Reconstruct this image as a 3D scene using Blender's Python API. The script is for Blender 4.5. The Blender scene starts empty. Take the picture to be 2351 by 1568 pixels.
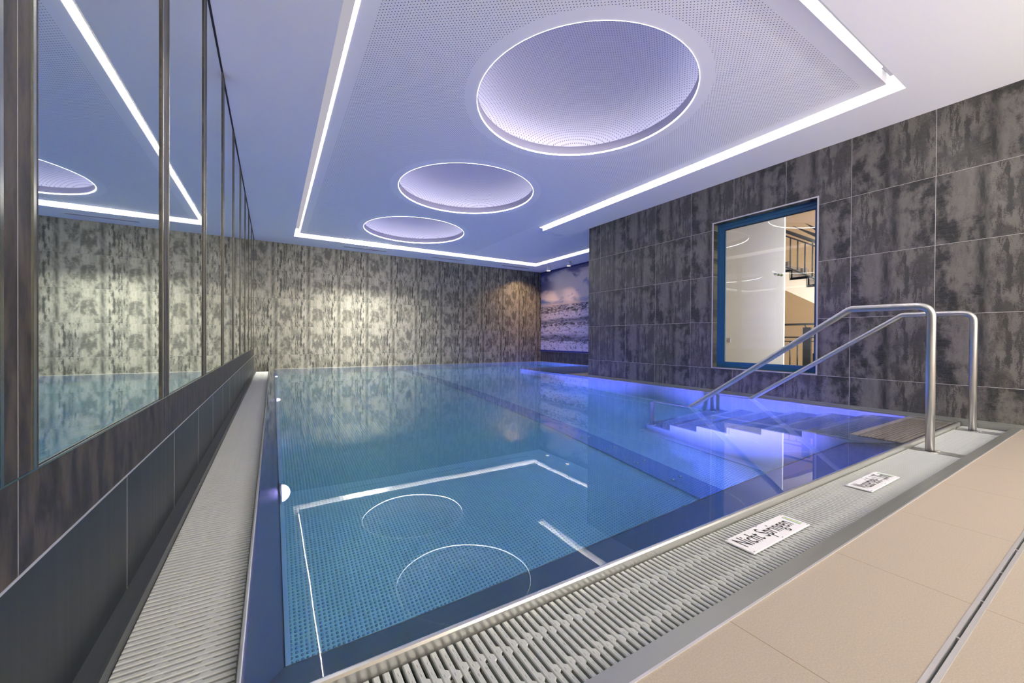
import bpy, bmesh, math, random
from mathutils import Vector, Matrix
random.seed(4)
C = bpy.context.scene.collection
sc = bpy.context.scene
PI = math.pi

# ------------------------------------------------------------------ camera
def make_camera():
    yaw, pitch, roll = math.radians(31.3966), math.radians(-.3422), math.radians(.3579)
    F = Vector((math.sin(yaw), math.cos(yaw), 0)); R = Vector((math.cos(yaw), -math.sin(yaw), 0)); U = Vector((0, 0, 1))
    F2 = F*math.cos(pitch)+U*math.sin(pitch); U2 = -F*math.sin(pitch)+U*math.cos(pitch)
    R3 = R*math.cos(roll)+U2*math.sin(roll); U3 = -R*math.sin(roll)+U2*math.cos(roll)
    cd = bpy.data.cameras.new('camera'); cd.sensor_width = 36; cd.lens = 36*900.51/2351
    cd.clip_start = .02; cd.clip_end = 60
    co = bpy.data.objects.new('camera', cd); C.objects.link(co)
    m = Matrix((( R3.x, U3.x, -F2.x, 0), (R3.y, U3.y, -F2.y, 0), (R3.z, U3.z, -F2.z, .70), (0, 0, 0, 1)))
    co.matrix_world = m
    sc.camera = co
make_camera()
sc.view_settings.view_transform = 'Standard'; sc.view_settings.look = 'None'
sc.view_settings.gamma = 1; sc.view_settings.exposure = 0.86; sc.view_settings.use_curve_mapping = False
try:
    cy = sc.cycles
    cy.max_bounces = 10; cy.diffuse_bounces = 4; cy.glossy_bounces = 5; cy.transmission_bounces = 8
    cy.transparent_max_bounces = 6; cy.volume_bounces = 0; cy.sample_clamp_indirect = 8.0; cy.blur_glossy = .6
    cy.caustics_refractive = True; cy.caustics_reflective = True
    cy.use_denoising = True
except Exception as e:
    print(e)
W = bpy.data.worlds.new('world'); sc.world = W; W.use_nodes = True
W.node_tree.nodes['Background'].inputs[0].default_value = (.5, .6, .8, 1)
W.node_tree.nodes['Background'].inputs[1].default_value = .05

def area(name, loc, direction, sx, sy, power, color, parent=None, spread=None, shape='RECTANGLE'):
    d = bpy.data.lights.new(name, 'AREA'); d.shape = shape; d.size = sx
    if shape in ('RECTANGLE', 'ELLIPSE'): d.size_y = sy
    d.energy = power; d.color = color
    if spread: d.spread = spread
    o = bpy.data.objects.new(name, d); C.objects.link(o)
    o.rotation_euler = Vector(direction).to_track_quat('-Z', 'Y').to_euler(); o.location = loc
    if parent: o.parent = parent
    return o
# unseen fill light added behind the camera to raise the room's brightness
area('front_fill', (3.6, -3.3, 1.35), (0, 1, 0), 2.6, 2.3, 120, (1, .97, .92))
# second unseen fill, added above the deck behind the camera
area('deck_fill', (2.4, -1.6, 2.76), (0, 0, -1), 3.5, 1.2, 24, (1, .96, .91))
# stairwell lamp, then an out-of-sight fill added to brighten the sliding panel
area('stairwell_lamp', (6.6, .6, 3.2), (0, .2, -1), 1.2, 1.0, 75, (1, .90, .76))
area('panel_fill', (5.62, 1.45, 1.2), (.5, 1, 0), .35, 2.4, 45, (1, .95, .90))
# light without a fixture, added in the back cove slot to brighten the wall
area('back_wall_fill', (1.85, 9.36, 2.93), (0, .60, -1), .8, .07, 210, (1, .95, .86), None, 2.3)

# ------------------------------------------------------------------ mesh helpers
def obj(name, bm, mat, parent=None, smooth=False):
    me = bpy.data.meshes.new(name); bmesh.ops.recalc_face_normals(bm, faces=bm.faces); bm.to_mesh(me); bm.free()
    if smooth:
        for p in me.polygons: p.use_smooth = True
    for m in (mat if isinstance(mat, (list, tuple)) else [mat]): me.materials.append(m)
    o = bpy.data.objects.new(name, me); C.objects.link(o)
    if parent: o.parent = parent
    return o
def tag(o, label=None, cat=None, group=None, kind=None):
    if label: o['label'] = label
    if cat: o['category'] = cat
    if group: o['group'] = group
    if kind: o['kind'] = kind
    return o
def thing(name, label, cat, group=None):
    o = bpy.data.objects.new(name, None); C.objects.link(o); o.empty_display_size = .1
    return tag(o, label, cat, group)
def struct(name, bm, mat, parent=None, smooth=False):
    o = obj(name, bm, mat, parent, smooth)
    if not parent: o['kind'] = 'structure'
    return o
def box(bm, x0, x1, y0, y1, z0, z1, mi=0):
    v = [bm.verts.new(p) for p in ((x0,y0,z0),(x1,y0,z0),(x1,y1,z0),(x0,y1,z0),(x0,y0,z1),(x1,y0,z1),(x1,y1,z1),(x0,y1,z1))]
    for f in ((0,3,2,1),(4,5,6,7),(0,1,5,4),(1,2,6,5),(2,3,7,6),(3,0,4,7)):
        bm.faces.new([v[i] for i in f]).material_index = mi
def bx(*a):
    bm = bmesh.new(); box(bm, *a); return bm
def bevel_all(bm, w, seg=2):
    bmesh.ops.bevel(bm, geom=bm.edges[:], offset=w, segments=seg, profile=.6, affect='EDGES'); return bm
def quad(bm, *pts, mi=0):
    f = bm.faces.new([bm.verts.new(p) for p in pts]); f.material_index = mi; return f
def prism(bm, pts, axis, a, b, mi=0):
    """closed polygon pts (2-D) extruded along axis between a and b"""
    def P(p, t):
        return {'x': (t, p[0], p[1]), 'y': (p[0], t, p[1]), 'z': (p[0], p[1], t)}[axis]
    A = [bm.verts.new(P(p, a)) for p in pts]; B = [bm.verts.new(P(p, b)) for p in pts]
    n = len(pts)
    bm.faces.new(A).material_index = mi; bm.faces.new(B[::-1]).material_index = mi
    for i in range(n): bm.faces.new((A[i], A[(i+1) % n], B[(i+1) % n], B[i])).material_index = mi
def tube(bm, pts, r, n=16, cap=True):
    pts = [Vector(p) for p in pts]; rings = []
    up = None
    for i, p in enumerate(pts):
        d = (pts[min(i+1, len(pts)-1)] - pts[max(i-1, 0)]).normalized()
        if up is None:
            up = Vector((1, 0, 0)) if abs(d.x) < .9 else Vector((0, 1, 0))
        s = d.cross(up).normalized(); up = s.cross(d).normalized()
        rr = r[i] if isinstance(r, (list, tuple)) else r
        rings.append([bm.verts.new(p + rr*(math.cos(2*PI*k/n)*up + math.sin(2*PI*k/n)*s)) for k in range(n)])
    for a, b in zip(rings, rings[1:]):
        for k in range(n): bm.faces.new((a[k], a[(k+1) % n], b[(k+1) % n], b[k]))
    if cap: bm.faces.new(rings[0][::-1]); bm.faces.new(rings[-1])
def fillet(pts, rad, seg=8):
    out = [Vector(pts[0])]
    for a, b, c in zip(pts, pts[1:], pts[2:]):
        a, b, c = Vector(a), Vector(b), Vector(c)
        d1 = (a-b).normalized(); d2 = (c-b).normalized(); ang = d1.angle(d2)
        t = min(rad/math.tan(ang/2), (a-b).length*.45, (c-b).length*.45)
        p, q = b+d1*t, b+d2*t
        for k in range(seg+1):
            s = k/seg; out.append(p*(1-s)**2 + b*2*s*(1-s) + q*s*s)
    out.append(Vector(pts[-1])); return out
def lathe(bm, prof, cx, cy, n=48, mi=0):
    rings = []
    for r, z in prof:
        if r < 1e-5: rings.append([bm.verts.new((cx, cy, z))])
        else: rings.append([bm.verts.new((cx+r*math.cos(2*PI*k/n), cy+r*math.sin(2*PI*k/n), z)) for k in range(n)])
    for a, b in zip(rings, rings[1:]):
        for k in range(n):
            if len(a) == 1: f = bm.faces.new((a[0], b[k], b[(k+1) % n]))
            elif len(b) == 1: f = bm.faces.new((a[k], a[(k+1) % n], b[0]))
            else: f = bm.faces.new((a[k], a[(k+1) % n], b[(k+1) % n], b[k]))
            f.material_index = mi
def fill_holes(bm, loops, z):
    es = []
    for lp in loops:
        vs = [bm.verts.new((x, y, z)) for x, y in lp]
        for i in range(len(vs)): es.append(bm.edges.new((vs[i], vs[(i+1) % len(vs)])))
    bmesh.ops.triangle_fill(bm, edges=es, use_beauty=True)

# ------------------------------------------------------------------ material helpers
class NT:
    """small expression helper over a node tree"""
    def __init__(s, name):
        s.m = bpy.data.materials.new(name); s.m.use_nodes = True; s.t = s.m.node_tree; s.t.nodes.clear()
        s.out = s.t.nodes.new('ShaderNodeOutputMaterial')
        g = s.t.nodes.new('ShaderNodeNewGeometry'); sep = s.t.nodes.new('ShaderNodeSeparateXYZ')
        s.l(g.outputs['Position'], sep.inputs[0]); s.x, s.y, s.z = sep.outputs; s.pos = g.outputs['Position']; s.geo = g
    def l(s, a, b): s.t.links.new(a, b)
    def put(s, inp, v):
        if isinstance(v, bpy.types.NodeSocket): s.l(v, inp)
        else: inp.default_value = v
    def m_(s, op, a, b=0.0, c=0.0, clamp=False):
        n = s.t.nodes.new('ShaderNodeMath'); n.operation = op; n.use_clamp = clamp
        for i, v in zip(n.inputs, (a, b, c)): s.put(i, v)
        return n.outputs[0]
    def vec(s, a, b, c=0.0):
        n = s.t.nodes.new('ShaderNodeCombineXYZ')
        for i, v in zip(n.inputs, (a, b, c)): s.put(i, v)
        return n.outputs[0]
    def noise(s, v, scale=1, detail=2, rough=.5, dist=0.0):
        n = s.t.nodes.new('ShaderNodeTexNoise'); s.l(v, n.inputs['Vector'])
        n.inputs['Scale'].default_value = scale; n.inputs['Detail'].default_value = detail
        n.inputs['Roughness'].default_value = rough; n.inputs['Distortion'].default_value = dist
        return n.outputs[0]
    def white(s, v):
        n = s.t.nodes.new('ShaderNodeTexWhiteNoise'); s.l(v, n.inputs['Vector']); return n.outputs[0]
    def ss(s, v, a, b, lo=0.0, hi=1.0):
        n = s.t.nodes.new('ShaderNodeMapRange'); n.interpolation_type = 'SMOOTHSTEP'
        s.put(n.inputs[0], v)
        for i, q in zip(n.inputs[1:5], (a, b, lo, hi)): s.put(i, q)
        return n.outputs[0]
    def mix(s, f, a, b):
        n = s.t.nodes.new('ShaderNodeMix'); n.data_type = 'RGBA'
        s.put(n.inputs[0], f)
        for i, v in ((n.inputs[6], a), (n.inputs[7], b)):
            if isinstance(v, bpy.types.NodeSocket): s.l(v, i)
            else: i.default_value = (*v, 1) if len(v) == 3 else v
        return n.outputs[2]
    def bump(s, h, dist=.002, strength=1):
        n = s.t.nodes.new('ShaderNodeBump'); s.l(h, n.inputs['Height'])
        n.inputs['Distance'].default_value = dist; n.inputs['Strength'].default_value = strength
        return n.outputs[0]
    def bsdf(s, color=None, rough=.5, metal=0.0, normal=None, **kw):
        n = s.t.nodes.new('ShaderNodeBsdfPrincipled')
        if color is not None:
            if isinstance(color, bpy.types.NodeSocket): s.l(color, n.inputs['Base Color'])
            else: n.inputs['Base Color'].default_value = (*color, 1)
        s.put(n.inputs['Roughness'], rough); s.put(n.inputs['Metallic'], metal)
        if normal is not None: s.l(normal, n.inputs['Normal'])
        for k, v in kw.items(): s.put(n.inputs[k.replace('_', ' ')], v)
        s.l(n.outputs[0], s.out.inputs[0]); return n
def plain(name, color, rough=.5, metal=0.0, **kw):
    t = NT(name); t.bsdf(color, rough, metal, **kw); return t.m
def emis(name, color, strength):
    t = NT(name); e = t.t.nodes.new('ShaderNodeEmission'); e.inputs[0].default_value = (*color, 1); e.inputs[1].default_value = strength
    t.l(e.outputs[0], t.out.inputs[0]); return t.m

TW = .63
def tile_mat(name, axis, h0, w, z0=.32, seed=0.0, light=(.27, .265, .215), dark=(.006, .011, .010), grout=(.42, .40, .38), wall_h=TW, r0=.34, spec=.6, met=.25, sk=.90, bk=.80):
    t = NT(name); h = t.x if axis == 'x' else t.y
    hu = t.m_('DIVIDE', t.m_('SUBTRACT', h, h0), w); hv = t.m_('DIVIDE', t.m_('SUBTRACT', t.z, z0), wall_h)
    iu = t.m_('FLOOR', hu); iv = t.m_('FLOOR', hv)
    lu = t.m_('SUBTRACT', hu, iu); lv = t.m_('SUBTRACT', hv, iv)
    r = t.white(t.vec(iu, iv, seed)); fl = t.m_('GREATER_THAN', r, .42)
    # turn about half of the tiles by 180 degrees
    pu = t.m_('ADD', t.m_('MULTIPLY', lu, t.m_('SUBTRACT', 1, t.m_('MULTIPLY', fl, 2))), fl)
    pv = t.m_('ADD', t.m_('MULTIPLY', lv, t.m_('SUBTRACT', 1, t.m_('MULTIPLY', fl, 2))), fl)
    big = t.noise(t.vec(t.m_('MULTIPLY', pu, 4.4), t.m_('MULTIPLY', pv, 2.3), t.m_('ADD', seed*1.7+.4, t.m_('MULTIPLY', r, 1.1))), 1, 8, .66, .2)
    st = t.noise(t.vec(t.m_('MULTIPLY', pu, 17), t.m_('MULTIPLY', pv, 3.4), 1.3), 1, 8, .70, .15)
    fine = t.noise(t.vec(t.m_('MULTIPLY', pu, 90), t.m_('MULTIPLY', pv, 70), 9.1), 1, 3, .7)
    hz = t.noise(t.vec(t.m_('MULTIPLY', pu, 9), t.m_('MULTIPLY', pv, 60), 5.1), 1, 2, .6)
    half = t.ss(pu, .42, .58)
    streak = t.m_('MULTIPLY', t.ss(t.m_('ADD', st, t.m_('MULTIPLY', t.m_('SUBTRACT', fine, .5), .35)), .47, .58), t.m_('ADD', .28*sk, t.m_('MULTIPLY', half, .72*sk)))
    blot = t.m_('MULTIPLY', t.m_('MULTIPLY', t.ss(t.m_('ADD', big, t.m_('MULTIPLY', t.m_('SUBTRACT', fine, .5), .14)), .41, .60), t.m_('ADD', .60, t.m_('MULTIPLY', hz, .6))), t.m_('SUBTRACT', bk, t.m_('MULTIPLY', half, .25)))
    # one long smear down the middle of each tile
    cx = t.m_('SUBTRACT', pu, t.m_('ADD', .46, t.m_('MULTIPLY', t.m_('SUBTRACT', t.noise(t.vec(0, t.m_('MULTIPLY', pv, 3), 2.2)), .5), .12)))
    smear = t.m_('MULTIPLY', t.ss(t.m_('ABSOLUTE', cx), .012, .10, 1.0, 0.0), t.ss(st, .30, .60, .30, .85))
    d = t.m_('MAXIMUM', t.m_('MAXIMUM', streak, blot), smear)
    d = t.m_('ADD', t.m_('MULTIPLY', d, .95), t.m_('MULTIPLY', t.ss(fine, .45, .75), .12), 0, True)
    col = t.mix(d, light, dark)
    def edge(l, wid):
        e = t.m_('MINIMUM', l, t.m_('SUBTRACT', 1, l)); return t.ss(e, wid*.6, wid, 1.0, 0.0)
    g = t.m_('MAXIMUM', edge(lu, .0042), edge(lv, .0042))
    col = t.mix(g, col, grout)
    rough = t.m_('ADD', r0, t.m_('MULTIPLY', fine, .16))
    nb = t.bump(t.m_('SUBTRACT', t.m_('MULTIPLY', fine, .25), t.m_('MULTIPLY', g, 1.0)), .0012, .6)
    t.bsdf(col, rough, met, nb, Specular_IOR_Level=spec)
    return t.m

def steel_mat(name, color=(.62, .62, .60), rough=.32, axis='x', metal=.85, streak=.12):
    t = NT(name)
    v = {'x': t.vec(t.m_('MULTIPLY', t.x, 1.5), t.m_('MULTIPLY', t.y, 90), t.m_('MULTIPLY', t.z, 90)),
         'y': t.vec(t.m_('MULTIPLY', t.x, 90), t.m_('MULTIPLY', t.y, 1.5), t.m_('MULTIPLY', t.z, 90)),
         'z': t.vec(t.m_('MULTIPLY', t.x, 40), t.m_('MULTIPLY', t.y, 40), t.m_('MULTIPLY', t.z, 1))}[axis]
    n = t.noise(v, 1, 3, .6)
    t.bsdf(color, t.m_('ADD', rough-.5*streak, t.m_('MULTIPLY', n, streak)), metal); return t.m

def dimple_mat(name, color=(.66, .78, .72), pitch=.023, x0=0.0, y0=0.0, metal=.45, rough=.26, floor_like=True):
    t = NT(name)
    fx = t.m_('FRACT', t.m_('DIVIDE', t.m_('SUBTRACT', t.x, x0), pitch)); fy = t.m_('FRACT', t.m_('DIVIDE', t.m_('SUBTRACT', t.y, y0), pitch))
    dx = t.m_('SUBTRACT', fx, .5); dy = t.m_('SUBTRACT', fy, .5)
    d2 = t.m_('ADD', t.m_('MULTIPLY', dx, dx), t.m_('MULTIPLY', dy, dy))
    hgt = t.ss(d2, 0.0, .10, 1.0, 0.0)
    # sheet seams every 1.5 m
    sy = t.m_('FRACT', t.m_('DIVIDE', t.m_('SUBTRACT', t.y, .35), 1.5)); seam = t.ss(t.m_('ABSOLUTE', t.m_('SUBTRACT', sy, .5)), .002, .006, 1.0, 0.0)
    hgt = t.m_('MULTIPLY', hgt, t.m_('SUBTRACT', 1, seam))
    big = t.noise(t.vec(t.x, t.y, 0.0), 1.2, 2)
    col = t.mix(t.m_('MULTIPLY', big, .4), color, tuple(c*.75 for c in color))
    t.bsdf(col, rough, metal, t.bump(hgt, .015, 1)); return t.m

def perf_mat(name, color, domes, R, island=True):
    t = NT(name); px, py = .0180, .0267
    cxx = t.m_('FLOOR', t.m_('DIVIDE', t.x, px)); odd = t.m_('MODULO', cxx, 2.0)
    fx = t.m_('MULTIPLY', t.m_('SUBTRACT', t.m_('FRACT', t.m_('DIVIDE', t.x, px)), .5), px)
    fy = t.m_('MULTIPLY', t.m_('SUBTRACT', t.m_('FRACT', t.m_('ADD', t.m_('DIVIDE', t.y, py), t.m_('MULTIPLY', odd, .5))), .5), py)
    d = t.m_('SQRT', t.m_('ADD', t.m_('MULTIPLY', fx, fx), t.m_('MULTIPLY', fy, fy)))
    dot = t.ss(d, .0030, .0040, 1.0, 0.0)
    if island:
        k = 1.0
        for (a, b) in domes:
            ddx = t.m_('SUBTRACT', t.x, a); ddy = t.m_('SUBTRACT', t.y, b)
            rr = t.m_('SQRT', t.m_('ADD', t.m_('MULTIPLY', ddx, ddx), t.m_('MULTIPLY', ddy, ddy)))
            dot = t.m_('MULTIPLY', dot, t.m_('GREATER_THAN', rr, R*1.115))
        for s_, v, lim in (('GREATER_THAN', t.x, .595), ('LESS_THAN', t.x, 4.31), ('GREATER_THAN', t.y, 1.325), ('LESS_THAN', t.y, 9.1)):
            dot = t.m_('MULTIPLY', dot, t.m_(s_, v, lim))
    t.bsdf(t.mix(dot, color, (.05, .05, .07)), .75); return t.m

# ------------------------------------------------------------------ constants
XR, YB, ZC, ZI = 5.165, 10.2, 2.82, 2.88
XA, YR = 7.318, 5.653           # alcove wall, end of the right wall
XL = -.344
ZF = -1.5
DOMES = ((2.468, 2.80), (2.468, 5.355), (2.475, 7.87)); RD = .985

M = dict(
    plaster=plain('ceiling_paint', (.88, .875, .875), .8),
    perf=perf_mat('perforated_ceiling', (.88, .875, .885), DOMES, RD),
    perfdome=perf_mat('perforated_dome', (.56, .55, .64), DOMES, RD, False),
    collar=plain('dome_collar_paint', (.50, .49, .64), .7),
    slot=emis('cove_diffuser', (1.0, .97, .95), .62), slotled=emis('cove_led_line', (1.0, .93, .88), 34), ledwide=emis('cove_led_band', (1.0, .94, .90), 17), ledback=emis('cove_led_band_back', (1.0, .93, .88), 6),
    slotwarm=emis('cove_diffuser_warm', (1.0, .93, .88), .62), slotlav=emis('cove_diffuser_left', (.86, .82, .94), .30),
    rim=emis('dome_led_rim', (1, .95, .97), 9),
    led=emis('dome_led_ring', (.84, .82, 1.0), 8),
    back=tile_mat('slate_tile_back', 'x', .355, .648, seed=2.0, met=.4, r0=.30, grout=(.20, .195, .17)),
    right=tile_mat('slate_tile_right', 'y', 1.052, .6135, seed=5.0, light=(.165, .155, .14), dark=(.006, .009, .012), sk=.72, bk=.95),
    left=tile_mat('slate_tile_left', 'y', .937, 1.005, z0=.32-.63, seed=7.0, light=(.060, .047, .034), dark=(.022, .018, .014), wall_h=4.0, r0=.55, spec=.25, met=0.0),
    alcove=tile_mat('slate_tile_alcove', 'y', 8.265, .62, seed=9.0, light=(.10, .085, .06)),
    reveal=tile_mat('slate_tile_reveal', 'y', 1.966, 2.0, seed=3.0, light=(.20, .19, .13)),
    skirt=steel_mat('dark_skirting_panel', (.016, .021, .022), .42, 'z', .15),
    steel=steel_mat('brushed_steel', (.60, .60, .575), .30, 'x'),
    steely=steel_mat('brushed_steel_side', (.60, .60, .575), .30, 'y'),
    rail=steel_mat('polished_rail_steel', (.62, .61, .60), .30, 'z', .95, .06),
    darksteel=steel_mat('dull_gutter_steel', (.09, .10, .105), .4, 'y', .6),
    strip=steel_mat('worn_steel_strip', (.36, .37, .34), .34, 'x', .75, .25),
    chrome=plain('chrome_trim', (.34, .36, .31), .22, 1.0),
    trim=plain('matt_aluminium_trim', (.62, .60, .60), .35, .6),
    mirror=plain('mirror_glass', (.70, .78, .76), .015, 1.0),
    poolwall=steel_mat('pool_wall_steel', (.62, .62, .66), .34, 'z', .35, .1),
    apron=steel_mat('overflow_slope_steel', (.17, .175, .17), .45, 'x', .35, .15),
    floor=dimple_mat('dimpled_pool_floor', pitch=.023),
    tread=dimple_mat('dimpled_tread', (.52, .56, .58), .026),
    plate=dimple_mat('jet_channel_plate', (.42, .50, .62), .023, metal=.5),
    grate=plain('white_grate_plastic', (.42, .435, .42), .42),
    gutter=plain('gutter_interior', (.03, .055, .05), .6),
    frame=plain('blue_window_frame', (.01, .075, .16), .38),
    gasket=plain('black_gasket', (.015, .015, .02), .5),
    white=plain('white_plastic', (.78, .77, .78), .45),
    signw=plain('sign_plate', (.72, .71, .74), .4),
    ink=plain('sign_lettering', (.02, .022, .02), .6),
    yel=plain('sign_yellow', (.66, .62, .22), .5), blu=plain('sign_blue', (.12, .38, .52), .5),
    cream=plain('stairwell_plaster', (.66, .53, .36), .8),
    stringer=plain('stair_plaster_white', (.72, .66, .56), .8),
    stone=plain('grey_stair_stone', (.26, .23, .20), .6),
    iron=plain('anthracite_railing', (.045, .05, .052), .45, .4),
    panelw=plain('white_sliding_panel', (.66, .66, .64), .35),
    dots=plain('green_dot_sticker', (.12, .16, .07), .5), dots2=plain('grey_dot_sticker', (.25, .28, .27), .5),
    grey=plain('vent_grey', (.38, .38, .42), .5), dark=plain('dark_gap', (.02, .02, .025), .7),
    murblue=plain('mural_frame_blue', (.012, .022, .13), .4),
    nozzle=plain('nozzle_steel', (.75, .78, .75), .25, .8),
)

# beige deck tiles
def left_mat():
    t = NT('brown_slate_tile_left')
    a = t.noise(t.vec(t.m_('MULTIPLY', t.x, 9), t.m_('MULTIPLY', t.y, 22), t.m_('MULTIPLY', t.z, 7)), 1, 6, .65, .3)
    f = t.noise(t.vec(t.m_('MULTIPLY', t.x, 60), t.m_('MULTIPLY', t.y, 120), t.m_('MULTIPLY', t.z, 90)), 1, 3, .6)
    col = t.mix(t.ss(t.m_('ADD', a, t.m_('MULTIPLY', t.m_('SUBTRACT', f, .5), .2)), .40, .62), (.020, .019, .018), (.062, .052, .040))
    g = t.m_('FRACT', t.m_('DIVIDE', t.m_('SUBTRACT', t.y, .937), 1.005)); e = t.m_('MINIMUM', g, t.m_('SUBTRACT', 1, g))
    gr = t.ss(e, .0010, .0018, 1.0, 0.0)
    t.bsdf(t.mix(gr, col, (.26, .25, .22)), t.m_('ADD', .40, t.m_('MULTIPLY', f, .2)), 0, t.bump(t.m_('SUBTRACT', t.m_('MULTIPLY', f, .3), gr), .0008, .5), Specular_IOR_Level=.3)
    return t.m
M['left'] = left_mat()

def deck_mat():
    t = NT('beige_deck_tile'); W_ = .6215
    fx = t.m_('FRACT', t.m_('DIVIDE', t.m_('SUBTRACT', t.x, .975), W_))
    e = t.m_('MINIMUM', fx, t.m_('SUBTRACT', 1, fx)); g = t.ss(e, .0012, .0022, 1.0, 0.0)
    fy = t.m_('FRACT', t.m_('DIVIDE', t.m_('SUBTRACT', t.y, .224), W_)); e2 = t.m_('MINIMUM', fy, t.m_('SUBTRACT', 1, fy))
    g2 = t.m_('MULTIPLY', t.ss(e2, .0012, .0022, 1.0, 0.0), t.m_('LESS_THAN', t.y, 0.1))
    g = t.m_('MAXIMUM', g, g2)
    n = t.noise(t.pos, 260, 3, .7); b = t.noise(t.pos, 2.5, 3)
    col = t.mix(t.ss(n, .35, .7), (.32, .265, .21), (.39, .33, .265))
    col = t.mix(t.m_('MULTIPLY', b, .35), col, (.35, .295, .24))
    col = t.mix(g, col, (.20, .14, .08))
    t.bsdf(col, .55, 0, t.bump(t.m_('SUBTRACT', t.m_('MULTIPLY', n, .4), g), .0008, .5)); return t.m
M['deck'] = deck_mat()

def mural_mat():
    t = NT('sea_mural_print')
    v = t.m_('DIVIDE', t.m_('SUBTRACT', t.z, .37), 2.40)            # 0 bottom .. 1 top
    u = t.m_('DIVIDE', t.m_('SUBTRACT', 10.19, t.y), 2.14)          # 0 left .. 1 right edge in view
    # sky
    cl = t.noise(t.vec(t.m_('MULTIPLY', u, 2.4), t.m_('MULTIPLY', v, 6), 2.0), 1, 7, .55, .5)
    cl2 = t.noise(t.vec(t.m_('MULTIPLY', u, 1.5), t.m_('MULTIPLY', v, 14), 8.0), 1, 5, .55)
    du = t.m_('SUBTRACT', u, .68); dv = t.m_('MULTIPLY', t.m_('SUBTRACT', v, .90), 2.0)
    glow = t.ss(t.m_('SQRT', t.m_('ADD', t.m_('MULTIPLY', du, du), t.m_('MULTIPLY', dv, dv))), .05, .75, 1.0, 0.0)
    sky = t.mix(t.ss(cl2, .40, .62), (.05, .13, .36), (.30, .36, .50))
    sky = t.mix(t.ss(t.m_('ADD', cl, t.m_('MULTIPLY', glow, .28)), .46, .60), sky, (.66, .58, .52))
    lefty = t.m_('MULTIPLY', t.ss(u, .12, .42, 1.0, 0.0), t.ss(t.m_('ABSOLUTE', t.m_('SUBTRACT', v, t.m_('ADD', .80, t.m_('MULTIPLY', t.m_('SUBTRACT', cl, .5), .5)))), .06, .13, 1.0, 0.0))
    sky = t.mix(t.m_('MULTIPLY', lefty, .85), sky, (.13, .13, .21))
    top = t.ss(t.m_('ADD', v, t.m_('MULTIPLY', t.m_('SUBTRACT', cl, .5), .35)), .90, .985)
    sky = t.mix(t.m_('MULTIPLY', top, .9), sky, (.035, .05, .16))
    sky = t.mix(t.ss(v, .56, .64, 1.0, 0.0), sky, (.50, .43, .40))
    # sea
    wv = t.noise(t.vec(t.m_('MULTIPLY', u, 7), t.m_('MULTIPLY', v, 44), 1.0), 1, 6, .65, .6)
    foam = t.noise(t.vec(t.m_('MULTIPLY', u, 17), t.m_('MULTIPLY', v, 34), 4.0), 1, 9, .75, .5)
    big = t.noise(t.vec(t.m_('MULTIPLY', u, 1.6), t.m_('MULTIPLY', v, 1.5), 6.0), 1, 2)
    vv = t.m_('ADD', v, t.m_('MULTIPLY', t.m_('SUBTRACT', big, .5), .10))
    def band(c, w): return t.ss(t.m_('ABSOLUTE', t.m_('SUBTRACT', vv, c)), w*.55, w, 1.0, 0.0)
    sea = t.mix(t.ss(wv, .45, .58), (.03, .045, .06), (.27, .24, .25))
    cover = t.m_('MAXIMUM', t.m_('MAXIMUM', band(.43, .055), t.m_('MULTIPLY', band(.235, .075), 1.0)), t.ss(vv, .06, .15, 1.0, 0.0))
    fo = t.ss(t.m_('ADD', foam, t.m_('MULTIPLY', cover, .09)), .48, .60)
    sea = t.mix(fo, sea, (.52, .48, .54))
    dk = t.m_('MULTIPLY', band(.37, .035), t.ss(foam, .42, .62))
    dk2 = t.m_('MULTIPLY', band(.16, .05), t.ss(foam, .46, .58))
    sea = t.mix(t.m_('MULTIPLY', t.m_('MAXIMUM', dk, dk2), .75), sea, (.05, .09, .16))
    col = t.mix(t.m_('GREATER_THAN', t.m_('ADD', v, t.m_('MULTIPLY', t.m_('SUBTRACT', wv, .5), .012)), .565), sea, sky)
    t.bsdf(col, .45); return t.m
M['mural'] = mural_mat()

# ------------------------------------------------------------------ room shell
T = .22
bm = bmesh.new(); box(bm, XL-.20, XA+T, YB, YB+T, -1.7, 3.52); struct('wall_back', bm, M['back'])
# right wall with the window opening Y 1.966-3.167, Z .335-2.295
WY0, WY1, WZ0, WZ1 = 1.966, 3.167, .335, 2.295
bm = bmesh.new()
box(bm, XR, XR+T, -3.6, WY0, -.05, 3.52); box(bm, XR, XR+T, WY1, YR, -.05, 3.52)
box(bm, XR, XR+T, WY0, WY1, -.05, WZ0); box(bm, XR, XR+T, WY0, WY1, WZ1, 3.52)
struct('wall_right', bm, M['right'])
bm = bmesh.new(); box(bm, XR+T, XA, YR-T, YR, -.05, 3.52); struct('wall_alcove_near', bm, M['right'])
bm = bmesh.new(); box(bm, XA, XA+T, YR-T, YB, -1.7, 3.52); struct('wall_alcove', bm, M['alcove'])
bm = bmesh.new(); box(bm, XL-.20, XL-.012, -3.6, YB, -.30, 3.52); struct('wall_left', bm, M['left'])
bm = bmesh.new(); box(bm, XL-.20, XR+T, -3.6-T, -3.6, -.05, 3.52); struct('wall_front', bm, M['cream'])

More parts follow.
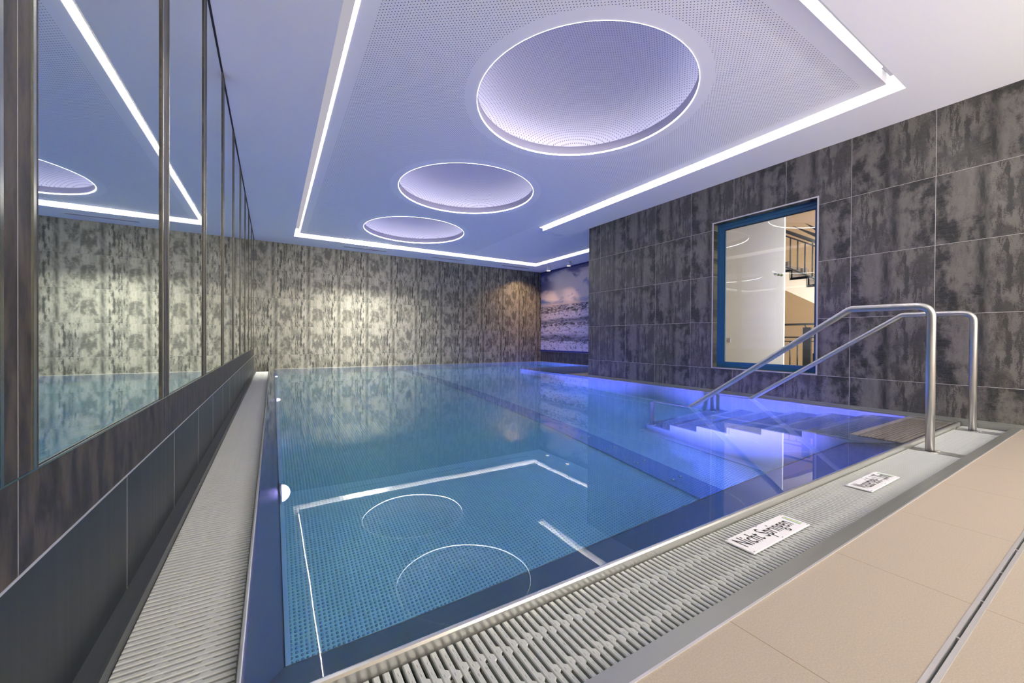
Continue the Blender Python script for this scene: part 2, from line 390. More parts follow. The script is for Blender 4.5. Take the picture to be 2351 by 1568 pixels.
# left wall: skirting, tile band and pilasters
bm = bmesh.new(); y = -3.6
ys = [.87+.612*k for k in range(-6, 17)]
ys = [a for a in ys if a < YB] ; ys = ys+[YB]
for a, b in zip(ys, ys[1:]): box(bm, XL-.012, XL, a+.0015, b-.0015, -.06, .314)
struct('baseboard_left', bm, M['skirt'])
bm = bmesh.new(); box(bm, XL-.012, XL+.0015, -3, YB, .314, .3185)
for a in ys[1:-1]: box(bm, XL-.010, XL+.0004, a-.0012, a+.0012, -.02, .314)
struct('trim_1', bm, M['trim'])
PIL = [.937+1.005*k for k in range(-3, 10)]
bm = bmesh.new(); box(bm, XL-.012, XL, -3, YB, .3185, .472)
for c in PIL: box(bm, XL-.012, XL, c-.064, c+.064, .472, ZC)
struct('trim_2', bm, M['left'])
bm = bmesh.new(); box(bm, XL-.010, XL+.0012, -3, YB, .472, .4755)
for c in PIL:
    box(bm, XL-.010, XL+.002, c-.052, c-.043, .4755, ZC); box(bm, XL-.010, XL+.002, c+.043, c+.052, .4755, ZC)
struct('trim_3', bm, M['chrome'])
bm = bmesh.new(); box(bm, XL-.012, XL+.0025, -3, YB, ZC-.006, ZC); struct('trim_9', bm, M['dark'])
ords = ['', '', '', 'nearest', 'second', 'third', 'fourth', 'fifth', 'sixth', 'seventh', 'eighth', 'ninth', 'farthest']
k = 0
for i, (a, b) in enumerate(zip(PIL, PIL[1:]+[YB-.0+.064])):
    if b < .9 or i < 2: continue
    o = obj('mirror_panel', bx(XL-.011, XL-.004, a+.0645, b-.0645, .4765, ZC-.003), M['mirror'])
    names = ['cut off by the left edge of the photo', 'nearest full panel beside the brown strip', 'second full panel', 'third full panel', 'fourth full panel', 'fifth full panel', 'sixth full panel', 'seventh full panel', 'eighth full panel', 'ninth full panel', 'farthest panel, meeting the back wall']
    tag(o, 'wall mirror above the left gutter, '+names[min(k, 10)], 'mirror', 'mirror panels along the left wall'); k += 1

# ceiling
OUT = [(.375, 1.10), (4.515, 1.10), (4.515, 6.27), (6.53, 6.27), (6.53, 9.41), (.375, 9.41)]
ISL = [(.483, 1.203), (4.44, 1.203), (4.44, 6.27), (6.47, 6.27), (6.47, 9.29), (.483, 9.29)]
bm = bmesh.new()
fill_holes(bm, [[(XL-.20, -3.7), (XR+T, -3.7), (XR+T, YR-T), (XA+T, YR-T), (XA+T, YB+.05), (XL-.20, YB+.05)], OUT], ZC)
for a, b in zip(OUT, OUT[1:]+OUT[:1]): quad(bm, (*a, ZC), (*b, ZC), (*b, 3.0), (*a, 3.0))
quad(bm, (XL-.2, -3.7, 3.5), (XR+T, -3.7, 3.5), (XR+T, YB+.05, 3.5), (XL-.2, YB+.05, 3.5))
quad(bm, (XR+T, YR-T, 3.5), (XA+T, YR-T, 3.5), (XA+T, YB+.05, 3.5), (XR+T, YB+.05, 3.5))
# above the domes the slab is higher: the plate at 3.0 is cut by the dome shells' own boxes
bm2 = bmesh.new()
struct('ceiling', bm, M['plaster'])
def circ(cx, cy, r, n=96): return [(cx+r*math.cos(2*PI*k/n), cy+r*math.sin(2*PI*k/n)) for k in range(n)]
fill_holes(bm2, [ISL]+[circ(a, b, RD) for a, b in DOMES], ZI)
for a, b in zip(ISL, ISL[1:]+ISL[:1]): quad(bm2, (*a, ZI), (*b, ZI), (*b, 2.9752), (*a, 2.9752))
o = obj('ceiling_island', bm2, M['perf']); o['kind'] = 'structure'; o.name = 'ceiling.001'

def add_dome(cx, cy, label):
    t = thing('ceiling_dome', label, 'ceiling dome', 'round recessed ceiling domes')
    t.location = (cx, cy, ZI)
    def rel(bm):
        bmesh.ops.translate(bm, verts=bm.verts, vec=(-cx, -cy, -ZI)); return bm
    b = bmesh.new(); lathe(b, [(RD, ZI), (RD, ZI+.105), (RD+.012, ZI+.105), (RD+.012, ZI)], cx, cy, 96)
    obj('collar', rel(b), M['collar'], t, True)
    b = bmesh.new(); lathe(b, [(RD-.001, ZI+.013), (RD-.001, ZI), (RD+.001, ZI-.0015)], cx, cy, 96)
    obj('light_rim', rel(b), M['rim'], t)
    RS = 1.10; prof = []
    for k in range(25):
        a = PI/2*k/24; prof.append((RS*math.cos(a), ZI+.115+.40*math.sin(a)))
    prof[-1] = (0, prof[-1][1])
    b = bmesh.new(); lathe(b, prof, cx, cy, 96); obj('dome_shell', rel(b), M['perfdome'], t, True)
    b = bmesh.new(); lathe(b, [(RD+.012, ZI+.08), (RS+.01, ZI+.08), (RS, ZI+.12)], cx, cy, 96); obj('ledge', rel(b), M['collar'], t)
    b = bmesh.new(); lathe(b, [(RD+.022, ZI+.083), (RD+.040, ZI+.083)], cx, cy, 96); obj('led_strip', rel(b), M['led'], t)
    return t
add_dome(*DOMES[0], 'large round lit dome in the ceiling, nearest of the three')
add_dome(*DOMES[1], 'round lit ceiling dome in the middle of the row of three')
add_dome(*DOMES[2], 'round lit ceiling dome nearest the back wall, smallest in view')

def cove(label, x0, x1, y0, y1, mat, led, lm='slotled'):
    t = thing('cove_light', label, 'ceiling light', 'recessed light lines in the ceiling')
    t.location = ((x0+x1)/2, (y0+y1)/2, 2.985)
    b = bx(x0, x1, y0, y1, 2.975, 2.985); bmesh.ops.translate(b, verts=b.verts, vec=-t.location)
    obj('diffuser', b, mat, t)
    b = bx(*led, 2.967, 2.9745); bmesh.ops.translate(b, verts=b.verts, vec=-t.location)
    obj('led_line', b, M[lm], t)
    b = bx(x0-.002, x1+.002, y0-.002, y1+.002, 2.985, 2.996); bmesh.ops.translate(b, verts=b.verts, vec=-t.location)
    obj('channel', b, M['white'], t)
cove('long straight light line in the ceiling beside the mirrors', .376, .481, 1.21, 9.29, M['slotlav'], (.472, .481, 1.21, 9.29))
cove('light line in the ceiling along the back wall above the three vents', .376, 6.528, 9.292, 9.408, M['slotwarm'], (.49, 6.47, 9.300, 9.400), 'ledback')
cove('light line in the ceiling parallel to the window wall', 4.442, 4.513, 1.205, 6.268, M['slot'], (4.447, 4.508, 1.25, 6.26), 'ledwide')
cove('light line crossing the ceiling at the top right, nearest the camera', .376, 4.513, 1.102, 1.201, M['slotlav'], (.49, 4.30, 1.192, 1.201))
cove('short light line in the ceiling of the alcove by the sea mural', 6.472, 6.528, 6.272, 9.29, M['slot'], (6.477, 6.523, 6.28, 9.29), 'ledwide')

def vent(x0, x1, yc, label):
    t = thing('ceiling_vent', label, 'vent', 'slot vents in the ceiling by the back wall')
    t.location = (x0, yc, ZC)
    b = bmesh.new()
    for a in ((0, x1-x0, -.055, -.047), (0, x1-x0, .047, .055), (0, .008, -.047, .047), (x1-x0-.008, x1-x0, -.047, .047)):
        box(b, a[0], a[1], a[2], a[3], -.006, 0)
    obj('frame', b, M['white'], t)
    b = bmesh.new()
    for k in range(5): box(b, .008, x1-x0-.008, -.044+.019*k, -.032+.019*k, -.004, -.001)
    obj('slats', b, M['grey'], t)
    obj('backing', bx(.008, x1-x0-.008, -.047, .047, -.001, .0), M['dark'], t)
vent(1.40, 2.37, 9.78, 'thin slotted ceiling vent on the left of three, over the brightly lit wall')
vent(3.50, 4.47, 9.78, 'thin slotted ceiling vent in the middle of the three along the back wall')
vent(5.62, 6.55, 9.78, 'thin slotted ceiling vent nearest the corner with the sea mural')

def spot(y, label):
    t = thing('ceiling_spotlight', label, 'spotlight', 'white cylinder spotlights by the mural'); x = 6.86
    t.location = (x, y, ZC)
    b = bmesh.new(); lathe(b, [(0, 0), (.058, 0), (.058, -.125), (.050, -.125), (.050, -.100), (0, -.100)], 0, 0, 24); obj('housing', b, M['white'], t, False)
    b = bmesh.new(); lathe(b, [(0, -.101), (.049, -.101)], 0, 0, 24); obj('lens', b, emis('spot_lens', (1, .78, .5), 5), t)
    l = area('spot_beam', (0, 0, -.13), (-.25, .55, -1),   .08, .08, 7, (1, .62, .34), t, 1.7, 'DISK')
spot(9.209, 'small white cylinder ceiling spotlight nearer the back wall corner')
spot(8.297, 'small white cylinder ceiling spotlight nearer the window wall')
t = thing('smoke_detector', 'flat round white disc on the ceiling in front of the alcove', 'smoke detector'); t.location = (5.03, 6.40, ZI)
b = bmesh.new(); lathe(b, [(0, -.03), (.10, -.03), (.125, -.018), (.125, 0), (0, 0)], 0, 0, 32); obj('cover', b, M['white'], t, False)

# mural
t = thing('sea_mural', 'tall printed picture of breaking waves under a cloudy sky in the alcove', 'mural'); t.location = (XA, 8.1, .33)
def relp(bm, t):
    bmesh.ops.translate(bm, verts=bm.verts, vec=-t.location); return bm
obj('print', relp(bx(XA-.028, XA-.012, 6.30, 10.190, .372, 2.772), t), M['mural'], t)
b = bmesh.new(); box(b, XA-.034, XA, 6.25, 10.196, .330, .372); box(b, XA-.034, XA, 6.25, 10.196, 2.772, 2.818); box(b, XA-.034, XA, 6.25, 6.30, .372, 2.772)
obj('frame', relp(b, t), M['murblue'], t)

t = thing('ceiling_fill_box', 'long white box behind the camera, added to hold the unseen ceiling fill', 'fill light'); t.location = (2.4, -3.55, 1.9)  # made-up fixture out of view, its upward light brightens the ceiling
b = bmesh.new(); box(b, -1.6, 1.6, -.045, .10, -.05, -.045); box(b, -1.6, 1.6, .095, .10, -.045, .05); box(b, -1.6, 1.6, -.045, -.04, -.045, .05); box(b, -1.6, -1.595, -.04, .095, -.045, .05); box(b, 1.595, 1.6, -.04, .095, -.045, .05)
obj('housing', b, M['white'], t)
area('ceiling_fill', (0, .03, .04), (0, .75, 1), 3.1, .10, 150, (1, .96, .92), t)

# ------------------------------------------------------------------ window in the right wall
wn = bpy.data.objects.new('window_1', None); C.objects.link(wn); wn['kind'] = 'structure'; wn.location = (XR, (WY0+WY1)/2, WZ0)
b = bmesh.new()
e = .016
box(b, XR-.003, XR+.004, WY0-e, WY0, WZ0-e, WZ1+e); box(b, XR-.003, XR+.004, WY1, WY1+e, WZ0-e, WZ1+e)
box(b, XR-.003, XR+.004, WY0, WY1, WZ0-e, WZ0); box(b, XR-.003, XR+.004, WY0, WY1, WZ1, WZ1+e)
obj('edge_trim', relp(b, wn), M['trim'], wn)
b = bmesh.new(); XF0, XF1 = XR+.105, XR+.165
box(b, XF0, XF1, WY0, WY0+.055, WZ0, WZ1); box(b, XF0, XF1, WY1-.085, WY1, WZ0, WZ1)
box(b, XF0, XF1, WY0+.055, WY1-.085, WZ0, WZ0+.075); box(b, XF0, XF1, WY0+.055, WY1-.085, WZ1-.085, WZ1)
box(b, XF0-.012, XF0, WY0, WY0+.03, WZ0, WZ1); box(b, XF0-.012, XF0, WY1-.045, WY1, WZ0, WZ1)
box(b, XF0-.012, XF0, WY0+.03, WY1-.045, WZ0, WZ0+.04); box(b, XF0-.012, XF0, WY0+.03, WY1-.045, WZ1-.045, WZ1)
obj('window_frame', relp(b, wn), M['frame'], wn)
b = bmesh.new()
box(b, XF0+.012, XF0+.024, WY0+.055, WY0+.063, WZ0+.075, WZ1-.085); box(b, XF0+.012, XF0+.024, WY1-.093, WY1-.085, WZ0+.075, WZ1-.085)
box(b, XF0+.012, XF0+.024, WY0+.055, WY1-.085, WZ1-.093, WZ1-.085)
obj('gasket', relp(b, wn), M['gasket'], wn)
tg = NT('window_glass')
gl = tg.t.nodes.new('ShaderNodeBsdfGlossy'); gl.inputs['Roughness'].default_value = 0
tr = tg.t.nodes.new('ShaderNodeBsdfTransparent'); fr = tg.t.nodes.new('ShaderNodeFresnel'); fr.inputs[0].default_value = 1.5
mx = tg.t.nodes.new('ShaderNodeMixShader'); tg.l(fr.outputs[0], mx.inputs[0]); tg.l(tr.outputs[0], mx.inputs[1]); tg.l(gl.outputs[0], mx.inputs[2]); tg.l(mx.outputs[0], tg.out.inputs[0])
obj('window_pane', relp(bx(XF0+.026, XF0+.034, WY0+.055, WY1-.085, WZ0+.075, WZ1-.085), wn), tg.m, wn)
# tiled reveal
b = bmesh.new(); q = .003
box(b, XR+.004, XF0, WY1-q, WY1-.0005, WZ0, WZ1); box(b, XR+.004, XF0, WY0+.0005, WY0+q, WZ0, WZ1)
box(b, XR+.004, XF0, WY0+q, WY1-q, WZ1-q, WZ1-.0005); box(b, XR+.004, XF0, WY0+q, WY1-q, WZ0+.0005, WZ0+q)
obj('reveal', relp(b, wn), M['reveal'], wn)

# stairwell beyond the window (walls, floor)
b = bmesh.new()
SX0, SX1, SY0, SY1 = XR+T+.005, 8.6, -1.6, 3.9
box(b, SX1, SX1+.1, SY0, SY1, -1.6, 4.4); box(b, SX0, SX1, SY1, SY1+.1, -1.6, 4.4); box(b, SX0, SX1, SY0-.1, SY0, -1.6, 4.4)
struct('wall_stairwell', b, M['cream'])
b = bmesh.new(); box(b, SX0, SX1, SY0, SY1, -1.7, -1.6); o = struct('floor_stairwell', b, M['stone'])
b = bmesh.new(); box(b, SX0, SX1, SY0, SY1, 4.4, 4.5); o = struct('ceiling_stairwell', b, M['cream'])

# ray helper so that things beyond the window sit where they are seen
_yaw, _p, _r = math.radians(31.3966), math.radians(-.3422), math.radians(.3579)
cam = sc.camera.matrix_world
def px(u, v, X):
    d = cam.to_3x3() @ Vector(((u-1175.5)/900.51, -(v-784)/900.51, -1)); o = cam.translation
    k = X/d.x; return (d.y*k, o.z+d.z*k)   # (Y, Z) in the plane X
def A(a, b_, X): return px(1780+a/7.464, 470+b_/7.464, X)
def B(a, b_, X): return px(1780+a/8.255, 680+b_/8.255, X)
# white sliding panel
XP = 6.0
(yl, zt), (yr, zb) = px(1655, 480, XP), px(1797.5, 880, XP)
t = thing('sliding_panel', 'tall white sliding panel behind the window pane', 'panel'); t.location = (XP, yl, zb)
obj('leaf', relp(bx(XP, XP+.03, yr, yl+.3, zb-.3, 2.8), t), M['panelw'], t)
for (u, v, mt) in ((1780.5, 629, 'dots2'), (1787.5, 631, 'dots'), (1794.5, 632, 'dots')):
    yy, zz = px(u, v, XP-.002); b = bmesh.new()
    b2 = bmesh.ops.create_cone(b, cap_ends=True, segments=24, radius1=.016, radius2=.016, depth=.003)
    bmesh.ops.rotate(b, verts=b.verts, cent=(0, 0, 0), matrix=Matrix.Rotation(PI/2, 3, 'Y'))
    bmesh.ops.translate(b, verts=b.verts, vec=Vector((XP-.0015, yy, zz))); obj('round_sticker', relp(b, t), M[mt], t)
yy, zz = px(1675.5, 781, XP-.002)
obj('pull_handle', relp(bx(XP-.008, XP, yy-.012, yy+.012, zz-.035, zz+.035), t), M['grey'], t)
# upper flight of stairs
XS = 6.9
t = thing('staircase', 'pale flight of stairs with grey stone steps seen through the window', 'staircase'); t.location = (XS, 1.5, 1.3)
p0 = A(-160, 1175, XS); a0 = A(268, 1150, XS); a1 = A(268, 1292, XS); a2 = A(556, 1268, XS); a3 = A(556, 1412, XS)
run = a0[0]-a2[0]; rise = a1[1]-a3[1]
steps = []      # front profile along decreasing Y
yy, zz = a0[0]+2*run, a1[1]+3*rise
prof = [(yy, zz)]
for k in range(9):
    prof.append((yy, zz-rise)); yy2 = yy-run; prof.append((yy2, zz-rise)); yy, zz = yy2, zz-rise
lo0 = A(140, 1452, XS); lo1 = B(725, 130, XS); sl = (lo1[1]-lo0[1])/(lo1[0]-lo0[0])
yA, yB = prof[0][0], prof[-1][0]
prof += [(yB, lo0[1]+sl*(yB-lo0[0])), (yA, lo0[1]+sl*(yA-lo0[0]))]
b = bmesh.new(); prism(b, prof, 'x', XS, XS+1.1); obj('stringer', relp(b, t), M['stringer'], t)
b = bmesh.new(); yy, zz = a0[0]+2*run, a1[1]+3*rise
for k in range(8):
    box(b, XS-.02, XS+1.1, yy-run-.01, yy, zz-rise, zz-rise+.035); box(b, XS-.02, XS+1.1, yy-run-.03, yy-run-.01, zz-2*rise, zz-rise+.035)
    box(b, XS-.02, XS-.001, yy-run, yy, zz-rise-.0, zz-rise+.16*1.0)
    yy -= run; zz -= rise
obj('steps', relp(b, t), M['stone'], t)
# banister on the upper flight
XB = 6.82
t = thing('stair_railing', 'dark sloping banister with thin uprights on the upper flight behind the window', 'railing'); t.location = (XB, 1.5, 1.3)
def lin(p, q, ext0=-.6, ext1=.6):
    return (p[0]+(p[0]-q[0])*(-ext0), p[1]+(p[1]-q[1])*(-ext0)), (q[0]+(q[0]-p[0])*ext1, q[1]+(q[1]-p[1])*ext1)
for nm, p, q, r in (('handrail', A(150, 447, XB), A(680, 632, XB), .026), ('top_bar', A(150, 527, XB), A(680, 707, XB), .011), ('bottom_bar', A(145, 1052, XB), A(620, 1242, XB), .013)):
    P, Q = lin(p, q); b = bmesh.new(); tube(b, [(XB, *P), (XB, *Q)], r, 10); obj(nm, relp(b, t), M['iron'], t, True)
for (xa, ya, xb, yb) in ((260, 575, 235, 1082), (385, 620, 355, 1125), (510, 668, 485, 1172), (640, 640, 610, 1232)):
    P, Q = A(xa, ya, XB), A(xb, yb, XB); b = bmesh.new(); tube(b, [(XB, P[0], P[1]), (XB, P[0], Q[1])], .010, 8); obj('upright', relp(b, t), M['iron'], t, True)
# two dark beams of the flight above
t = thing('upper_stair_rail', 'two dark sloping rails of the flight above, near the stairwell ceiling', 'railing'); t.location = (7.4, 1.5, 2.6)
for p, q in ((A(500, 312, 7.4), A(700, 388, 7.4)), (A(285, 358, 7.4), A(700, 495, 7.4))):
    b = bmesh.new(); qx = (q[0]+(q[0]-p[0])*.5, q[1]+(q[1]-p[1])*.5)
    prism(b, [(p[0], p[1]), (qx[0], qx[1]), (qx[0], qx[1]-.09), (p[0]-.03, p[1]-.03)], 'x', 7.4, 7.46); obj('rail', relp(b, t), M['iron'], t)
b = bmesh.new()
c0, c1 = A(100, 330, 7.3), A(700, 300, 7.3)
# lower landing railing
XG = 6.2
t = thing('landing_railing', 'dark horizontal railing with thin uprights and a post, low behind the window', 'railing'); t.location = (XG, 1.7, .3)
for nm, p, q, r in (('handrail', B(150, 540, XG), B(730, 527, XG), .015), ('middle_bar', B(150, 779, XG), B(730, 779, XG), .011), ('lower_bar', B(150, 856, XG), B(730, 856, XG), .008)):
    P, Q = lin(p, q, -.5, .6); b = bmesh.new(); tube(b, [(XG, *P), (XG, *Q)], r, 10); obj(nm, relp(b, t), M['iron'], t, True)
zb_ = B(150, 1500, XG)[1]
for xa in (148, 280, 420):
    P = B(xa, 856, XG); b = bmesh.new(); tube(b, [(XG, P[0], P[1]), (XG, P[0], zb_)], .0085, 8); obj('upright', relp(b, t), M['iron'], t, True)
P = B(607, 592, XG); obj('post', relp(bx(XG-.02, XG+.02, P[0]-.045, P[0]+.045, zb_, P[1]), t), M['iron'], t)
P, Q = B(568, 540, XG), B(590, 600, XG); b = bmesh.new(); tube(b, [(XG, *P), (XG, P[0], (P[1]+Q[1])/2), (XG, *Q)], .008, 8); obj('bracket', relp(b, t), M['iron'], t)
P, Q = B(700, 1080, 5.9), B(745, 1400, 5.9)
t = thing('case', 'black case standing low at the right edge of the window', 'case'); t.location = (5.9, P[0], zb_)
b = bx(5.9, 6.02, Q[0]-.25, P[0], zb_, P[1]); bevel_all(b, .012); obj('shell', relp(b, t), M['gasket'], t)
obj('grip', relp(bx(5.94, 5.98, P[0]-.06, P[0]-.02, P[1]-.002, P[1]+.05), t), M['gasket'], t)

# ------------------------------------------------------------------ deck, drain, gutter
SI, SO = .600, .552     # steel strip between gutter and deck
GZ = -.028              # grate top
b = bmesh.new()
box(b, XL, XR, -3.6, .224, -.06, 0); box(b, XL, XR, .248, SO, -.06, 0)
struct('floor', b, M['deck'])
b = bx(XL, XR-.03, SO, SI, -.06, .0015); o = obj('trim_4', b, M['strip']); o['kind'] = 'structure'
b = bx(XL, XR-.03, SO-.006, SO-.0003, -.06, .0022); o = obj('trim_5', b, M['trim']); o['kind'] = 'structure'
t = thing('floor_drain', 'long narrow steel slot drain set in the beige deck tiles', 'drain'); t.location = (2.2, .236, 0)
b = bmesh.new(); box(b, XL, XR, .224, .2335, -.05, .001); box(b, XL, XR, .2395, .248, -.05, .001)
obj('frame', relp(b, t), M['trim'], t)
obj('channel', relp(bx(XL, XR, .2335, .2395, -.055, -.012), t), plain('drain_water', (.15, .19, .21), .15, .3), t)
for k in range(-5, 17):
    xx = 1.386+.2525*k
    if xx > XL+.05 and xx < XR: obj('cross_tab', relp(bx(xx-.003, xx+.003, .2335, .2395, -.012, .0005), t), M['trim'], t)
# gutter troughs under the grates
b = bmesh.new()
box(b, XL, XR-.03, SI, .870, -.20, -.16); box(b, XL, XR-.03, SI-.005, SI, -.2, -.06); box(b, -.07, XR-.03, .866, .874, -.2, -.06)
box(b, -.312, -.062, .60, 10.0, -.20, -.16); box(b, -.318, -.312, .60, 10.0, -.2, -.002); box(b, -.068, -.062, .874, 10.0, -.2, -.06)
o = obj('gutter_trough', b, M['gutter']); tag(o, 'dark green gutter channel lying under the white grates', 'gutter')
b = bmesh.new(); box(b, XL, -.302, SI, 10.15, -.05, .0); box(b, -.304, -.297, SI, 10.15, -.05, .004)
o = obj('trim_6', b, M['darksteel']); o['kind'] = 'structure'

def slat_outline(L, w, knots, kw):
    """outline of one slat in local (s along, t across) with knuckles reaching to the next slat"""
    pts = [(0, -w/2), (L, -w/2), (L, w/2)]
    for c in sorted(knots, reverse=True):
        pts += [(c+.012, w/2), (c+.008, w/2+kw), (c-.008, w/2+kw), (c-.012, w/2)]
    return pts+[(0, w/2)]
def grate(name, label, n, fn, L, w, knots, kw, parent_loc, group):
    t = thing(name, label, 'grate', group); t.location = parent_loc
    bm = bmesh.new()
    for i in range(n):
        ks = [k+(.012 if i % 2 else 0) for k in knots]
        pts = slat_outline(L, w, ks, kw); zt, zb = GZ, GZ-.020
        m = .0022
        Atop = [bm.verts.new(fn(i, s + (m if s < 1e-6 else -m if s > L-1e-6 else 0), tt*(1-2*m/w) , zt)) for s, tt in pts]
        Mid = [bm.verts.new(fn(i, s, tt, zt-m)) for s, tt in pts]
        Bot = [bm.verts.new(fn(i, s, tt*.7, zb)) for s, tt in pts]
        N = len(pts); bm.faces.new(Atop)
        for P_, Q_ in ((Atop, Mid), (Mid, Bot)):
            for j in range(N): bm.faces.new((P_[j], P_[(j+1) % N], Q_[(j+1) % N], Q_[j]))
    obj('slats', relp(bm, t), M['grate'], t)
    bm = bmesh.new()
    for k in knots:
        a = fn(0, k, 0, GZ-.012); c = fn(n-1, k, 0, GZ-.012)
        tube(bm, [a, c], .003, 6)
    obj('rods', relp(bm, t), M['grate'], t)
    # anti-slip nubs on the slats
    bm = bmesh.new()
    for i in range(min(n, 110)):
        for q_ in range(9):
            s = L*(q_+.5+(.25 if i % 2 else 0))/9.5
            a, c, d, e_ = fn(i, s-.004, -.0012, GZ), fn(i, s+.004, -.0012, GZ), fn(i, s+.004, .0012, GZ+.0011), fn(i, s-.004, .0012, GZ+.0011)
            quad(bm, a, c, d, e_)
            quad(bm, d, e_, fn(i, s-.004, .0032, GZ), fn(i, s+.004, .0032, GZ))
    obj('nubs', relp(bm, t), M['grate'], t)
    return t
Lg = .868-(SI+.004)
pn = .0214
grate('gutter_grate', 'white slatted gutter grate along the near pool edge, with the two signs', int((3.69-(-.055))/pn)-0, lambda i, s, tt, z: (-.045+pn*i+tt, SI+.004+s, z), Lg, .0142, (.070, .180), .0066, (-.05, SI, GZ), 'white gutter grates')
grate('gutter_grate', 'white gutter grate between the two handrail posts', int((4.86-3.815)/pn), lambda i, s, tt, z: (3.822+pn*i+tt, SI+.004+s, z), Lg, .0162, (.070, .180), .005, (3.8, SI, GZ), 'white gutter grates')
grate('gutter_grate', 'short white grate in the corner behind the far handrail post', int((5.11-4.985)/.017), lambda i, s, tt, z: (4.995+.017*i+tt, SI+.004+s, z), Lg, .0125, (.03, .06, .09, .12, .15, .18, .21, .24), .0045, (4.98, SI, GZ), 'white gutter grates')
pl = .0197
grate('gutter_grate', 'long white slatted gutter grate under the mirror wall, nearest part', 140, lambda i, s, tt, z: (-.296+s, .885+pl*i+tt, z), .230, .0124, (.075, .160), .0062, (-.3, .88, GZ), 'white gutter grates')
grate('gutter_grate', 'long white slatted gutter grate under the mirror wall, far part', 320, lambda i, s, tt, z: (-.296+s, .885+pl*(140+i)+tt, z), .230, .0124, (.075, .160), .0062, (-.3, 3.64, GZ), 'white gutter grates')
# steel cross bars carrying the posts
b = bmesh.new()
for a in (3.695, 4.865):
    box(b, a, a+.115, SI, .872, -.055, -.040); box(b, a, a+.012, SI, .872, -.040, GZ-.002); box(b, a+.103, a+.115, SI, .872, -.040, GZ-.002)
    for k in range(4): pass
o = obj('gutter_cross_bars', b, M['steely'], None)
o.name = 'trim_7'; o['kind'] = 'structure'
b = bmesh.new(); box(b, XR-.03, XR, -.5, .90, -.06, .012); box(b, XR-.012, XR, -3.5, YR, -.06, .030); o = obj('trim_8', b, M['strip']); o['kind'] = 'structure'

# signs on the grate
def sign(label, x0, x1, text, tw, small=False):
    t = thing('warning_sign', label, 'sign', 'signs lying on the gutter grate'); t.location = (x0, .71, GZ)
    z = GZ+.002
    b = bx(x0, x1, .700, .803, z, z+.006); bevel_all(b, .0015, 1); obj('plate', relp(b, t), M['signw'], t)
    cu = bpy.data.curves.new('lettering', 'FONT'); cu.body = text; cu.size = 1; cu.extrude = 0.0; cu.offset = .006; cu.space_character = 1.08
    tmp = bpy.data.objects.new('tmp', cu); C.objects.link(tmp); bpy.context.view_layer.update()
    dg = bpy.context.evaluated_depsgraph_get(); me = bpy.data.meshes.new_from_object(tmp.evaluated_get(dg)); bpy.data.objects.remove(tmp)
    xs = [v.co.x for v in me.vertices]; ysv = [v.co.y for v in me.vertices]
    sx = tw/(max(xs)-min(xs)); sy = .078/(max(ysv)-min(ysv))
    for v in me.vertices:
        v.co = Vector(((v.co.x-min(xs))*sx+.022, (v.co.y-min(ysv))*sy+.712-.71-.0, .0086))
    me.materials.clear(); me.materials.append(M['ink'])
    o = bpy.data.objects.new('lettering', me); C.objects.link(o); o.parent = t
    b = bmesh.new(); xe = x1-.030
    box(b, xe, xe+.009, .720, .785, z+.006, z+.0066)
    obj('yellow_bar', relp(b, t), M['yel'], t)
    b = bmesh.new(); box(b, xe-.005, xe-.001, .720, .785, z+.006, z+.0066); box(b, xe+.010, xe+.014, .720, .785, z+.006, z+.0066)
    obj('blue_bars', relp(b, t), M['blu'], t)
    for xx in (x0+.012, (x0+x1)/2, x1-.012):
        for yy in (.705, .798): obj('fixing', relp(bx(xx-.003, xx+.003, yy-.002, yy+.002, z+.006, z+.0072), t), M['grey'], t)
sign('white sign reading Nicht Springen on the near grate', 1.392, 1.805, 'Nicht Springen', .335)
sign('white water depth sign lying farther along the grate', 2.455, 2.850, 'Wassertiefe 1,35m', .335)

# ------------------------------------------------------------------ pool basin
pool = thing('pool_basin', 'stainless steel swimming pool basin with dimpled floor', 'swimming pool'); pool.location = (0, 0, 0)
XW = 5.10; YN = 1.225; XI = .032; XM = .078
AX = 7.27; AY0 = 6.27
b = bmesh.new()
quad(b, (XM, YN, ZF), (2.85, YN, ZF), (2.85, YB-.03, ZF), (XM, YB-.03, ZF))
quad(b, (3.10, YN, ZF), (XW, YN, ZF), (XW, YB-.03, ZF), (3.10, YB-.03, ZF))
quad(b, (XW, AY0, ZF), (AX, AY0, ZF), (AX, YB-.03, ZF), (XW, YB-.03, ZF))
obj('pool_floor', b, M['floor'], pool)
b = bmesh.new()
def wallq(a, c, z0, z1): quad(b, (*a, z0), (*c, z0), (*c, z1), (*a, z1))
wallq((XI, YN), (XW, YN), ZF, -.35); wallq((XI, YN), (XI, YB-.03), ZF, -.35)
wallq((XW, YN), (XW, AY0), ZF, -.004); wallq((XW, AY0), (AX, AY0), ZF, -.004); wallq((AX, AY0), (AX, YB-.03), ZF, -.004); wallq((XI, YB-.03), (AX, YB-.03), ZF, -.004)
quad(b, (XI, YN, ZF), (XM, YN, ZF), (XM, YB-.03, ZF), (XI, YB-.03, ZF))
# cove where the walls meet the floor
for (p, q_, n_) in (((XW, YN+2), (XW, AY0), (-1, 0)),):
    for k in range(4):
        a0_, a1_ = PI/2*k/4, PI/2*(k+1)/4; R_ = .07
        f = lambda a_: (R_*(1-math.cos(a_)), R_*(1-math.sin(a_)))
        o0, o1 = f(a0_), f(a1_)
        quad(b, (p[0]-o0[0], p[1], ZF+o0[1]), (q_[0]-o0[0], q_[1], ZF+o0[1]), (q_[0]-o1[0], q_[1], ZF+o1[1]), (p[0]-o1[0], p[1], ZF+o1[1]))
obj('pool_wall', b, M['poolwall'], pool)
